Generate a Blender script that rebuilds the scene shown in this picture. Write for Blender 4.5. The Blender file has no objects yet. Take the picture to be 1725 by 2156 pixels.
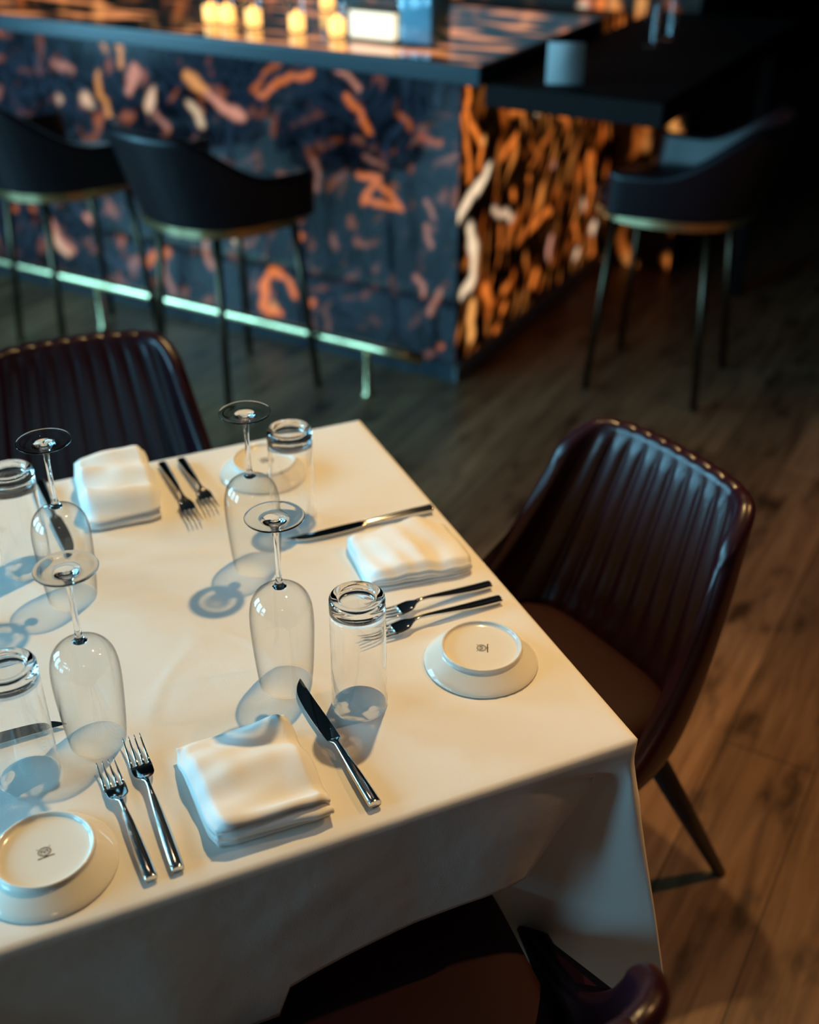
import bpy, bmesh, math, random
import numpy as np
from mathutils import Vector, Matrix, noise

R = math.radians
S = bpy.context.scene
COL = S.collection
random.seed(7)

# ------------------------------------------------------------------ camera
FPX, TH, CZ, IW, IH = 2432.0, 0.5588, 1.70, 1725, 2156
cam = bpy.data.cameras.new('camera')
camo = bpy.data.objects.new('camera', cam)
COL.objects.link(camo)
camo.location = (0, 0, CZ)
camo.rotation_euler = (math.pi / 2 - TH, 0, 0)
cam.sensor_fit = 'VERTICAL'
cam.sensor_height = 36.0
cam.lens = FPX / IH * 36.0
cam.clip_start = 0.05
cam.dof.use_dof = True
cam.dof.focus_distance = 1.37
cam.dof.aperture_fstop = 2.3
S.camera = camo

# ------------------------------------------------------------------ colour management, world
S.view_settings.view_transform = 'Standard'
S.view_settings.look = 'None'
S.view_settings.gamma = 1
S.view_settings.use_curve_mapping = False
S.view_settings.exposure = 0.0
w = bpy.data.worlds.new('world')
S.world = w
w.use_nodes = True
w.node_tree.nodes['Background'].inputs[0].default_value = (0.05, 0.16, 0.26, 1)
w.node_tree.nodes['Background'].inputs[1].default_value = 0.15


# ------------------------------------------------------------------ lights
def light(name, typ, loc, target, energy, color, size=None, size_y=None, spot=None, blend=0.5):
    l = bpy.data.lights.new(name, typ)
    l.energy = energy
    l.color = color
    if typ == 'AREA':
        l.shape = 'RECTANGLE'
        l.size = size
        l.size_y = size_y
    else:
        l.shadow_soft_size = size
    if typ == 'SPOT':
        l.spot_size = spot
        l.spot_blend = blend
    o = bpy.data.objects.new(name, l)
    COL.objects.link(o)
    o.location = loc
    o.rotation_euler = (Vector(target) - Vector(loc)).to_track_quat('-Z', 'Y').to_euler()
    return o


KEY = light('ceiling_and_fill_spot', 'SPOT', (0.20, 2.20, 3.24), (0.0, 1.25, 0.75), 212, (1.0, 0.655, 0.27), 0.035, spot=R(58), blend=0.55)
light('ceiling_and_fill_spot', 'SPOT', (2.3, 1.9, 3.24), (1.55, 1.3, 0.0), 230, (1.0, 0.52, 0.2), 0.04, spot=R(76), blend=0.8)
light('ceiling_and_fill_spot', 'SPOT', (0.5, -1.9, 3.24), (0.1, 0.8, 0.5), 20, (1.0, 0.72, 0.5), 0.25, spot=R(60), blend=0.8)  # added soft fill behind the camera, lifts the near cloth skirt
light('bar_fill_light', 'SPOT', (-0.15, 3.2, 3.24), (0.0, 3.85, 1.1), 30, (0.70, 0.88, 1.0), 0.04, spot=R(20), blend=0.8)  # added cool fill to brighten the jug, card and slab
# daylight entering by the three windows of the left wall
for wy, we in ((-0.9, 170), (0.9, 130), (2.7, 190)):
    light('window_light', 'AREA', (-4.22, wy, 1.55), (0, wy, 1.0), we, (0.24, 0.66, 0.92), 1.25, 2.2)


# ------------------------------------------------------------------ geometry helpers
def P(px, py, z):
    "point of the horizontal plane z seen at photo pixel px, py"
    x = px - IW / 2
    y = -(py - IH / 2)
    dy = FPX * math.cos(TH) + y * math.sin(TH)
    dz = -FPX * math.sin(TH) + y * math.cos(TH)
    k = (CZ - z) / (-dz)
    return (x * k, dy * k)


def PV(px, py, o, n):
    "point of the vertical plane through o with horizontal normal n seen at the pixel"
    x = px - IW / 2
    y = -(py - IH / 2)
    d = Vector((x, FPX * math.cos(TH) + y * math.sin(TH), -FPX * math.sin(TH) + y * math.cos(TH)))
    k = (Vector((o[0], o[1], 0)).dot(n)) / d.dot(n)
    q = d * k
    return Vector((q.x, q.y, q.z + CZ))


def obj(name, bm, mat, parent=None, smooth=True, autosmooth=None):
    me = bpy.data.meshes.new(name)
    bm.normal_update()
    bm.to_mesh(me)
    bm.free()
    if smooth:
        me.polygons.foreach_set('use_smooth', [True] * len(me.polygons))
        if autosmooth:
            me.set_sharp_from_angle(angle=autosmooth)
    if mat:
        me.materials.append(mat)
    o = bpy.data.objects.new(name, me)
    COL.objects.link(o)
    if parent:
        o.parent = parent
    return o


def tag(o, label, cat, group=None, kind=None):
    if label:
        o['label'] = label
    if cat:
        o['category'] = cat
    if group:
        o['group'] = group
    if kind:
        o['kind'] = kind
    return o


def thing(name, label, cat, loc=(0, 0, 0), rz=0.0, group=None):
    o = bpy.data.objects.new(name, None)
    o.empty_display_size = 0.05
    COL.objects.link(o)
    o.location = loc
    o.rotation_euler = (0, 0, rz)
    return tag(o, label, cat, group)


def dup(root, loc, rz, label, mirror=False):
    kids = list(root.children)
    r = root.copy()
    COL.objects.link(r)
    r.location = loc
    r.rotation_euler = (0, 0, rz)
    r['label'] = label
    for ch in kids:
        c = ch.copy()
        COL.objects.link(c)
        c.parent = r
        for g in list(ch.children):
            d = g.copy()
            COL.objects.link(d)
            d.parent = c
    return r


def box(bm, x0, x1, y0, y1, z0, z1, bev=0.0):
    vs = [bm.verts.new((x, y, z)) for z in (z0, z1) for y in (y0, y1) for x in (x0, x1)]
    fs = [(0, 2, 3, 1), (4, 5, 7, 6), (0, 1, 5, 4), (2, 6, 7, 3), (0, 4, 6, 2), (1, 3, 7, 5)]
    faces = [bm.faces.new([vs[i] for i in f]) for f in fs]
    if bev > 0:
        es = list({e for f in faces for e in f.edges})
        bmesh.ops.bevel(bm, geom=es, offset=bev, segments=3, affect='EDGES', profile=0.5)
    return bm


def lathe(bm, prof, seg=64, closed=False, cx=0, cy=0):
    rings = []
    for r, z in prof:
        if r < 1e-6:
            rings.append([bm.verts.new((cx, cy, z))])
        else:
            rings.append([bm.verts.new((cx + r * math.cos(2 * math.pi * i / seg), cy + r * math.sin(2 * math.pi * i / seg), z)) for i in range(seg)])
    n = len(rings)
    for k in range(n if closed else n - 1):
        a, b = rings[k], rings[(k + 1) % n]
        if len(a) == 1 and len(b) == 1:
            continue
        for i in range(seg):
            j = (i + 1) % seg
            if len(a) == 1:
                bm.faces.new((a[0], b[j], b[i]))
            elif len(b) == 1:
                bm.faces.new((a[i], a[j], b[0]))
            else:
                bm.faces.new((a[i], a[j], b[j], b[i]))
    bmesh.ops.recalc_face_normals(bm, faces=bm.faces)
    return bm


def tube(bm, pts, rad, seg=14, cap=True, squash=None):
    "tube along points; rad may be a list"
    pts = [Vector(p) for p in pts]
    n = len(pts)
    rings = []
    up0 = None
    for i, p in enumerate(pts):
        t = (pts[min(i + 1, n - 1)] - pts[max(i - 1, 0)]).normalized()
        if up0 is None:
            up0 = t.orthogonal().normalized()
        a = (up0 - t * up0.dot(t)).normalized()
        up0 = a
        b = t.cross(a)
        r = rad[i] if isinstance(rad, (list, tuple)) else rad
        rings.append([bm.verts.new(p + a * (r * math.cos(2 * math.pi * k / seg)) + b * (r * math.sin(2 * math.pi * k / seg))) for k in range(seg)])
    for i in range(n - 1):
        for k in range(seg):
            j = (k + 1) % seg
            bm.faces.new((rings[i][k], rings[i][j], rings[i + 1][j], rings[i + 1][k]))
    if cap:
        bm.faces.new(list(reversed(rings[0])))
        bm.faces.new(rings[-1])
    bmesh.ops.recalc_face_normals(bm, faces=bm.faces)
    return bm


def catmull(ctrl, n):
    "n points along a centripetal-ish catmull rom through ctrl (same parameter for each span)"
    c = [Vector(p) for p in ctrl]
    c = [c[0] * 2 - c[1]] + c + [c[-1] * 2 - c[-2]]
    m = len(c) - 3
    out = []
    for i in range(n):
        t = i / (n - 1) * m
        k = min(int(t), m - 1)
        u = t - k
        p0, p1, p2, p3 = c[k], c[k + 1], c[k + 2], c[k + 3]
        out.append(0.5 * ((2 * p1) + (p2 - p0) * u + (2 * p0 - 5 * p1 + 4 * p2 - p3) * u * u + (3 * p1 - p0 - 3 * p2 + p3) * u ** 3))
    return out


def sm(a, b, x):
    t = max(0.0, min(1.0, (x - a) / (b - a)))
    return t * t * (3 - 2 * t)


# ------------------------------------------------------------------ materials
def mat(name, base=(0.5, 0.5, 0.5), rough=0.5, metal=0.0, spec=0.5, coat=0.0, trans=0.0, ior=1.45, emis=None, estr=0.0):
    m = bpy.data.materials.new(name)
    m.use_nodes = True
    b = m.node_tree.nodes['Principled BSDF']
    b.inputs['Base Color'].default_value = (*base, 1)
    b.inputs['Roughness'].default_value = rough
    b.inputs['Metallic'].default_value = metal
    b.inputs['Specular IOR Level'].default_value = spec
    b.inputs['Coat Weight'].default_value = coat
    b.inputs['Coat Roughness'].default_value = 0.08
    b.inputs['Transmission Weight'].default_value = trans
    b.inputs['IOR'].default_value = ior
    if emis:
        b.inputs['Emission Color'].default_value = (*emis, 1)
        b.inputs['Emission Strength'].default_value = estr
    m.diffuse_color = (*base, 1)
    return m, m.node_tree, b


def node(nt, typ, **kw):
    n = nt.nodes.new(typ)
    for k, v in kw.items():
        setattr(n, k, v)
    return n


def bump(nt, b, height, strength, dist=0.001):
    n = node(nt, 'ShaderNodeBump')
    n.inputs['Strength'].default_value = strength
    n.inputs['Distance'].default_value = dist
    nt.links.new(height, n.inputs['Height'])
    nt.links.new(n.outputs[0], b.inputs['Normal'])
    return n


def ramp(nt, fac, stops):
    r = node(nt, 'ShaderNodeValToRGB')
    els = r.color_ramp.elements
    while len(els) < len(stops):
        els.new(0.5)
    for e, (p, c) in zip(els, stops):
        e.position = p
        e.color = (*c, 1)
    nt.links.new(fac, r.inputs[0])
    return r


# linen
def linen(name, base):
    m, nt, b = mat(name, base, 0.9, spec=0.15)
    b.inputs['Sheen Weight'].default_value = 0.15
    tc = node(nt, 'ShaderNodeTexCoord')
    mx = node(nt, 'ShaderNodeTexNoise')
    mx.inputs['Scale'].default_value = 700
    mx.inputs['Detail'].default_value = 1
    nt.links.new(tc.outputs['Object'], mx.inputs['Vector'])
    nz = node(nt, 'ShaderNodeTexNoise')
    nz.inputs['Scale'].default_value = 9
    nz.inputs['Detail'].default_value = 3
    nt.links.new(tc.outputs['Object'], nz.inputs['Vector'])
    ad = node(nt, 'ShaderNodeMath', operation='MULTIPLY_ADD')
    ad.inputs[1].default_value = 22
    nt.links.new(nz.outputs['Fac'], ad.inputs[0])
    nt.links.new(mx.outputs[0], ad.inputs[2])
    bump(nt, b, ad.outputs[0], 0.35, 0.0004)
    return m


M_CLOTH = linen('white_linen', (0.76, 0.745, 0.71))
M_NAPKIN = linen('napkin_cotton', (0.86, 0.85, 0.825))


def leather(name, base, rough=0.36, bsc=260):
    m, nt, b = mat(name, base, rough, spec=0.5)
    tc = node(nt, 'ShaderNodeTexCoord')
    vo = node(nt, 'ShaderNodeTexVoronoi')
    vo.inputs['Scale'].default_value = bsc
    nt.links.new(tc.outputs['Object'], vo.inputs['Vector'])
    bump(nt, b, vo.outputs['Distance'], 0.12, 0.0006)
    return m


M_LEATHER = leather('burgundy_leather', (0.017, 0.003, 0.007), 0.30)
M_SEAT = leather('burgundy_seat_leather', (0.026, 0.006, 0.005), 0.6)
M_SEAT.node_tree.nodes['Principled BSDF'].inputs['Specular IOR Level'].default_value = 0.25
M_STOOL = leather('black_leather', (0.006, 0.004, 0.007), 0.38)
M_LEG, _, _ = mat('dark_stained_leg', (0.012, 0.008, 0.008), 0.4)
M_BRASS, _, _ = mat('brushed_brass', (0.74, 0.63, 0.36), 0.24, metal=1.0)
M_DARKBRASS, _, _ = mat('aged_brass', (0.075, 0.055, 0.035), 0.35, metal=1.0)
M_STEEL, _, _ = mat('polished_steel', (0.72, 0.70, 0.68), 0.085, metal=1.0)
M_BLADE, _, _ = mat('mirror_steel_blade', (0.68, 0.68, 0.68), 0.05, metal=1.0)
M_CHINA, _, _ = mat('white_glazed_china', (0.80, 0.77, 0.70), 0.10, spec=0.6)
M_MARK, _, _ = mat('dark_print', (0.035, 0.025, 0.02), 0.4)
M_DARK, _, _ = mat('dark_painted', (0.010, 0.009, 0.010), 0.6)
M_DARKWOOD, _, _ = mat('black_stained_wood', (0.006, 0.004, 0.004), 0.7, spec=0.15)


# thin blown glass: one surface stands for both faces of a wall under a millimetre thick
def thin_glass(name, tint=0.93, edge=0.55, tone=(1, 1, 1), faces=1.8):
    m = bpy.data.materials.new(name)
    m.use_nodes = True
    nt = m.node_tree
    nt.nodes.remove(nt.nodes['Principled BSDF'])
    out = nt.nodes['Material Output']
    ge = node(nt, 'ShaderNodeNewGeometry')
    dt = node(nt, 'ShaderNodeVectorMath', operation='DOT_PRODUCT')
    nt.links.new(ge.outputs['Normal'], dt.inputs[0])
    nt.links.new(ge.outputs['Incoming'], dt.inputs[1])

    def mth(op, *ins):
        n = node(nt, 'ShaderNodeMath', operation=op)
        for i, v in enumerate(ins):
            if isinstance(v, (int, float)):
                n.inputs[i].default_value = v
            else:
                nt.links.new(v, n.inputs[i])
        return n.outputs[0]
    c = mth('ABSOLUTE', dt.outputs['Value'])
    # Schlick reflectance of one face, counted for both faces of the wall
    r1 = mth('MULTIPLY_ADD', mth('POWER', mth('SUBTRACT', 1.0, c), 5.0), 0.96, 0.04)
    fm = node(nt, 'ShaderNodeMath', operation='DIVIDE')
    nt.links.new(mth('MULTIPLY', r1, faces), fm.inputs[0])
    nt.links.new(mth('ADD', 1.0, r1), fm.inputs[1])
    # the slanting path through the wall absorbs more
    cr = ramp(nt, mth('POWER', mth('SUBTRACT', 1.0, c), 4.5), [(0.0, tuple(tint * t for t in tone)), (0.5, tuple((tint + edge) / 2 * t for t in tone)), (1.0, tuple(edge * t for t in tone))])
    tr = node(nt, 'ShaderNodeBsdfTransparent')
    nt.links.new(cr.outputs[0], tr.inputs[0])
    gl = node(nt, 'ShaderNodeBsdfGlossy')
    gl.inputs['Roughness'].default_value = 0.015
    mx = node(nt, 'ShaderNodeMixShader')
    nt.links.new(fm.outputs[0], mx.inputs[0])
    nt.links.new(tr.outputs[0], mx.inputs[1])
    nt.links.new(gl.outputs[0], mx.inputs[2])
    nt.links.new(mx.outputs[0], out.inputs[0])
    return m


M_THIN = thin_glass('thin_clear_glass', 0.95, 0.5)
M_BOWL = thin_glass('blown_bowl_glass', 0.993, 0.45, (0.995, 1, 1), 1.0)
M_GLASS, _, _ = mat('solid_clear_glass', (1, 1, 1), 0.0, trans=1.0, ior=1.5)
M_JUG = thin_glass('pale_blue_glass', 0.7, 0.4, (0.65, 0.9, 1.0))

# floor boards
M_FLOOR, nt, b = mat('oak_boards', (0.2, 0.1, 0.05), 0.42, spec=0.4)
tc = node(nt, 'ShaderNodeTexCoord')
mp = node(nt, 'ShaderNodeMapping')
mp.inputs['Rotation'].default_value = (0, 0, -R(60.4))
mp.inputs['Location'].default_value = (0.0, 0.063, 0)
nt.links.new(tc.outputs['Object'], mp.inputs['Vector'])
br = node(nt, 'ShaderNodeTexBrick')
br.offset = 0.37
br.inputs['Scale'].default_value = 1.0
br.inputs['Brick Width'].default_value = 1.9
br.inputs['Row Height'].default_value = 0.19
br.inputs['Mortar Size'].default_value = 0.0022
br.inputs['Mortar Smooth'].default_value = 0.2
br.inputs['Bias'].default_value = 0.0
br.inputs['Color1'].default_value = (0.30, 0.30, 0.30, 1)
br.inputs['Color2'].default_value = (0.85, 0.85, 0.85, 1)
br.inputs['Mortar'].default_value = (0.0, 0.0, 0.0, 1)
nt.links.new(mp.outputs[0], br.inputs['Vector'])
mp2 = node(nt, 'ShaderNodeMapping')
mp2.inputs['Scale'].default_value = (1.6, 22, 1)
nt.links.new(mp.outputs[0], mp2.inputs['Vector'])
gn = node(nt, 'ShaderNodeTexNoise')
gn.inputs['Scale'].default_value = 1.6
gn.inputs['Detail'].default_value = 8
gn.inputs['Roughness'].default_value = 0.62
gn.inputs['Distortion'].default_value = 0.8
nt.links.new(mp2.outputs[0], gn.inputs['Vector'])
mp3 = node(nt, 'ShaderNodeMapping')
mp3.inputs['Scale'].default_value = (2.2, 5, 1)
nt.links.new(mp.outputs[0], mp3.inputs['Vector'])
kn = node(nt, 'ShaderNodeTexNoise')
kn.inputs['Scale'].default_value = 2.4
kn.inputs['Detail'].default_value = 4
nt.links.new(mp3.outputs[0], kn.inputs['Vector'])
g1 = ramp(nt, gn.outputs['Fac'], [(0.25, (0.10, 0.046, 0.022)), (0.5, (0.24, 0.122, 0.058)), (0.75, (0.36, 0.195, 0.095))])
g2 = ramp(nt, kn.outputs['Fac'], [(0.30, (0.25, 0.22, 0.2)), (0.44, (0.95, 0.95, 0.95)), (0.8, (1.1, 1.1, 1.1))])
m1 = node(nt, 'ShaderNodeMix', data_type='RGBA', blend_type='MULTIPLY')
m1.inputs[0].default_value = 1
nt.links.new(g1.outputs[0], m1.inputs[6])
nt.links.new(g2.outputs[0], m1.inputs[7])
m2 = node(nt, 'ShaderNodeMix', data_type='RGBA', blend_type='MULTIPLY')
m2.inputs[0].default_value = 0.85
nt.links.new(m1.outputs[2], m2.inputs[6])
nt.links.new(br.outputs['Color'], m2.inputs[7])
nt.links.new(m2.outputs[2], b.inputs['Base Color'])
bump(nt, b, gn.outputs['Fac'], 0.25, 0.002)

# backlit petrified-wood stone: amber inclusions glow through, the dark ground does not; on the counter top the same glow paints reflections
def stone(name, base0, base1, strength, rough=0.12, coat=0.0):
    m, nt, b = mat(name, base0, rough, spec=0.5, coat=coat)
    at = node(nt, 'ShaderNodeAttribute', attribute_name='inclusion_and_sheen')
    nt.links.new(at.outputs['Color'], b.inputs['Emission Color'])
    b.inputs['Emission Strength'].default_value = strength
    tc = node(nt, 'ShaderNodeTexCoord')
    nz = node(nt, 'ShaderNodeTexNoise')
    nz.inputs['Scale'].default_value = 4
    nz.inputs['Detail'].default_value = 6
    nz.inputs['Distortion'].default_value = 2.0
    nt.links.new(tc.outputs['Object'], nz.inputs['Vector'])
    rp = ramp(nt, nz.outputs['Fac'], [(0.35, base0), (0.5, base1), (0.58, base0), (0.68, tuple(1.6 * c for c in base1))])
    nt.links.new(rp.outputs[0], b.inputs['Base Color'])
    return m


M_STONE_F = stone('dark_petrified_stone', (0.002, 0.002, 0.004), (0.034, 0.030, 0.042), 1.0, 0.16, 0.55)
M_STONE_R = stone('amber_petrified_stone', (0.012, 0.004, 0.002), (0.035, 0.012, 0.004), 1.0, 0.3)
M_COUNTER = stone('counter_stone', (0.015, 0.018, 0.026), (0.10, 0.07, 0.05), 1.0, 0.07)
M_SLABEDGE, _, _ = mat('slab_edge_stone', (0.018, 0.032, 0.042), 0.25)
M_PLINTH, _, _ = mat('pale_metal_strip', (0.30, 0.28, 0.30), 0.35)
M_WALL, _, _ = mat('dark_plaster', (0.020, 0.017, 0.018), 0.8)
M_CEIL, _, _ = mat('black_ceiling', (0.015, 0.013, 0.013), 0.9)
M_FRAME, _, _ = mat('black_window_frame', (0.02, 0.02, 0.02), 0.4)
M_FLAME, _, _ = mat('candle_flame', (1, 0.6, 0.2), 0.5, emis=(1.0, 0.47, 0.10), estr=5)
M_WAX, _, _ = mat('glowing_wax', (1, 0.6, 0.2), 0.5, emis=(1.0, 0.50, 0.13), estr=2.6)
M_REFLGLOW, _, _ = mat('cream_reflection_glow', (1, 0.8, 0.6), 0.5, emis=(1.0, 0.72, 0.42), estr=1.1)  # cream emission imitates a bright reflection in the counter
M_LED, _, _ = mat('lamp_lens', (1, 0.8, 0.6), 0.5, emis=(1.0, 0.74, 0.48), estr=70)
M_PAPER, _, _ = mat('white_paper', (0.4, 0.4, 0.4), 0.8)

# ------------------------------------------------------------------ room shell
RX0, RX1, RY0, RY1, RZ = -4.3, 6.0, -3.2, 9.2, 3.3


def struct(name, bm, m, smooth=False):
    o = obj(name, bm, m, smooth=smooth)
    o['kind'] = 'structure'
    return o


bm = bmesh.new(); box(bm, RX0, RX1, RY0, RY1, -0.06, 0.0); struct('floor', bm, M_FLOOR)
bm = bmesh.new(); box(bm, RX0, RX1, RY0, RY1, RZ, RZ + 0.1); struct('ceiling', bm, M_CEIL)
bm = bmesh.new(); box(bm, RX1, RX1 + 0.1, RY0, RY1, -0.06, RZ); struct('wall_right', bm, M_WALL)
bm = bmesh.new(); box(bm, RX0 - 0.1, RX1 + 0.1, RY1, RY1 + 0.1, -0.06, RZ); struct('wall_back', bm, M_WALL)
bm = bmesh.new(); box(bm, RX0 - 0.1, RX1 + 0.1, RY0 - 0.1, RY0, -0.06, RZ); struct('wall_front', bm, M_WALL)
# left wall with three openings
bm = bmesh.new()
WIN = [(wy - 0.65, wy + 0.65) for wy in (-0.9, 0.9, 2.7)]
box(bm, RX0 - 0.1, RX0, RY0, RY1, -0.06, 0.4)
box(bm, RX0 - 0.1, RX0, RY0, RY1, 2.7, RZ)
ys = [RY0] + [v for p in WIN for v in p] + [RY1]
for i in range(0, len(ys), 2):
    box(bm, RX0 - 0.1, RX0, ys[i], ys[i + 1], 0.4, 2.7)
struct('wall_left', bm, M_WALL)
for i, (a, c) in enumerate(WIN):
    bm = bmesh.new()
    for (y0, y1, z0, z1) in ((a, a + 0.05, 0.4, 2.7), (c - 0.05, c, 0.4, 2.7), (a, c, 0.4, 0.45), (a, c, 2.65, 2.7), ((a + c) / 2 - 0.02, (a + c) / 2 + 0.02, 0.4, 2.7)):
        box(bm, RX0 - 0.08, RX0 + 0.12, y0, y1, z0, z1)
    wo = struct('window_%d' % (i + 1), bm, M_FRAME)

# ceiling spot housings around the two lamps and the two added fills
for k, (x, y) in enumerate(((0.20, 2.20), (2.3, 1.9), (0.5, -1.9), (-0.15, 3.2))):
    t = thing('ceiling_and_fill_spotlight', ['small black ceiling spotlight above the table', 'small black ceiling spotlight above the right side floor', 'added black spotlight housing for the fill behind the viewpoint', 'added black spotlight housing for the fill in front of the bar corner'][k], 'spotlight', (x, y, RZ))
    bm = bmesh.new()
    lathe(bm, [(0.055, -0.001), (0.06, -0.01), (0.06, -0.05), (0.05, -0.052), (0.05, -0.012), (0.0, -0.010)], 32)
    obj('housing', bm, M_DARK, t)

# recessed downlights: small lenses that glint in glass, china and steel
dl0 = None
for k, (x, y, lb) in enumerate(((-1.1, 0.9, 'recessed ceiling downlight over the left end of the table'), (-0.9, 2.9, 'recessed ceiling downlight between the table and the bar stools'), (1.5, 3.1, 'recessed ceiling downlight over the open floor on the right'), (1.2, 0.2, 'recessed ceiling downlight to the right of the viewpoint'), (-0.3, 0.1, 'recessed ceiling downlight almost above the viewpoint'), (-2.2, 2.0, 'recessed ceiling downlight nearest the windows'))):
    if dl0 is None:
        dl0 = thing('ceiling_downlight', lb, 'downlight', (x, y, RZ), group='recessed ceiling downlights')
        bm = bmesh.new(); lathe(bm, [(0.045, 0.0), (0.045, -0.006), (0.030, -0.006), (0.030, 0.0)], 32); obj('trim_ring', bm, M_STEEL, dl0)
        bm = bmesh.new(); lathe(bm, [(0.0, -0.003), (0.029, -0.003)], 24); obj('lens', bm, M_LED, dl0)
    else:
        dup(dl0, (x, y, RZ), 0, lb)

# ------------------------------------------------------------------ table
PHI = R(23.8)
TO = Vector((0.273, 1.0142, 0))
TZ = 0.75
TW, TD = 0.90, 0.895


def TL(x, y, z=TZ):
    "table local -> world"
    return Vector((TO.x + x * math.cos(PHI) - y * math.sin(PHI), TO.y + x * math.sin(PHI) + y * math.cos(PHI), z))


tb = thing('dining_table', 'square dining table hidden under the white tablecloth', 'table', TO, PHI)
bm = bmesh.new(); box(bm, -TW + 0.012, -0.012, 0.012, TD - 0.012, 0.715, 0.744, 0.004); obj('table_top', bm, M_DARKWOOD, tb)
bm = bmesh.new(); lathe(bm, [(0.0, 0.0), (0.27, 0.0), (0.27, 0.012), (0.05, 0.03), (0.04, 0.06), (0.04, 0.715), (0.0, 0.715)], 40, cx=-TW / 2, cy=TD / 2)
obj('pedestal', bm, M_DARK, tb)

# tablecloth, one continuous sheet: top, rolled edge, hanging skirt with gathered corners
def cloth():
    bm = bmesh.new()
    r = 0.007
    # perimeter control as index -> function of drop t
    NS = 64

    def side(t, kind):
        # corner fold control points for a corner at origin, side A along -x, side B along +y
        q = t
        xv = -(0.012 + 0.52 * q) if kind else -(0.01 + 0.45 * q)
        V = (xv, (0.40 if kind else 0.10) * q)
        tip = (0.105 * q, -0.13 * q) if kind else (0.16 * q, -0.16 * q)
        yb = 0.015 + 0.5 * q
        V2 = (-0.10 * q, yb)
        pts = [(-0.448, 0), (-0.40, 0.0), (min(-0.30, xv - 0.09), 0), (xv - 0.045, 0.015 * q), V,
               (xv * 0.45 + tip[0] * 0.3, V[1] * 0.35 + tip[1] * 0.35), (tip[0] - 0.012 * (1 if q < .02 else 1), tip[1] + 0.004), (tip[0], tip[1] + 0.02), V2, (0, max(0.28, yb + 0.08)), (0, 0.38), (0, 0.4475)]
        return pts

    def Lf(i, n, kind):
        s = i / (n - 1) * 11
        xs = [0, 1, 2, 3, 4, 5, 6, 7, 8, 9, 10, 11]
        if kind:
            L = [0.205, 0.192, 0.172, 0.165, 0.27, 0.42, 0.455, 0.455, 0.38, 0.33, 0.33, 0.33]
        else:
            L = [0.25, 0.25, 0.25, 0.26, 0.28, 0.33, 0.36, 0.36, 0.30, 0.26, 0.25, 0.25]
        return float(np.interp(s, xs, L))
    corners = [((0, 0), 0, 1, 1), ((0, TD), 90, 0, 0), ((-TW, TD), 180, 0, 0), ((-TW, 0), 270, 0, 0)]
    NR = 34
    cols = []
    for (cx, cy), ang, kind, _ in corners:
        ca, sa = math.cos(R(ang)), math.sin(R(ang))
        n = NS + 1
        for i in range(n - 1):
            L = Lf(i, n, kind)
            if not kind:
                L = 0.25 + (L - 0.25)
            col = []
            for k in range(NR + 1):
                t = L * k / NR
                pts = side(t, kind)
                # spline through the control polygon, fixed parameter
                c = [Vector((a, b_, 0)) for a, b_ in pts]
                c = [c[0] * 2 - c[1]] + c + [c[-1] * 2 - c[-2]]
                m = len(c) - 3
                tt = i / (n - 1) * m
                kk = min(int(tt), m - 1)
                u = tt - kk
                p0, p1, p2, p3 = c[kk:kk + 4]
                p = 0.5 * ((2 * p1) + (p2 - p0) * u + (2 * p0 - 5 * p1 + 4 * p2 - p3) * u * u + (3 * p1 - p0 - 3 * p2 + p3) * u ** 3)
                bx = ((-0.448, 0), (-0.40, 0), (-0.30, 0), (-0.20, 0), (-0.12, 0), (-0.045, 0), (-0.006, 0), (0, 0.006), (0, 0.10), (0, 0.25), (0, 0.36), (0, 0.4475))
                q0, q1 = Vector((*bx[kk], 0)), Vector((*bx[kk + 1], 0))
                p = q0.lerp(q1, u).lerp(p, sm(0.0, 0.06, t))
                x = cx + p.x * ca - p.y * sa
                y = cy + p.x * sa + p.y * ca
                wob = 0.0035 * min(1, t / 0.08) * (noise.noise(Vector((x * 9, y * 9, t * 5))) * 1.2)
                wob += 0.0012 * min(1, t / 0.08) * noise.noise(Vector((x * 14 + t * 20, y * 14, t * 5 - x * 4)))
                ox, oy = (x + TW / 2), (y - TD / 2)
                d = Vector((ox, oy, 0))
                if abs(ox) > abs(oy) * TW / TD:
                    nn = Vector((math.copysign(1, ox), 0, 0))
                else:
                    nn = Vector((0, math.copysign(1, oy), 0))
                col.append(Vector((x, y, TZ - r - t)) + nn * (wob + 0.001))
            cols.append(col)
    N = len(cols)
    vg = [[bm.verts.new(v) for v in col] for col in cols]
    # rolled edge rings
    rings = []
    for a in (0, 30, 60, 90):
        ca, sa = math.cos(R(a)), math.sin(R(a))
        ring = []
        for col in cols:
            v = col[0]
            ins = r * (1 - ca)
            x = min(max(v.x, -TW + ins), -ins) if True else v.x
            y = min(max(v.y, ins), TD - ins)
            if a == 0:
                ring.append(None)
            else:
                ring.append(bm.verts.new((x, y, TZ - r + r * sa)))
        rings.append(ring)
    rings[0] = [c[0] for c in vg]
    for ra, rb in zip(rings[:-1], rings[1:]):
        for i in range(N):
            j = (i + 1) % N
            bm.faces.new((ra[i], ra[j], rb[j], rb[i]))
    for i in range(N):
        j = (i + 1) % N
        for k in range(NR):
            bm.faces.new((vg[i][k], vg[i][k + 1], vg[j][k + 1], vg[j][k]))
    # top: concentric rings towards the middle
    prev = rings[-1]
    cxm, cym = -TW / 2, TD / 2
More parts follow.
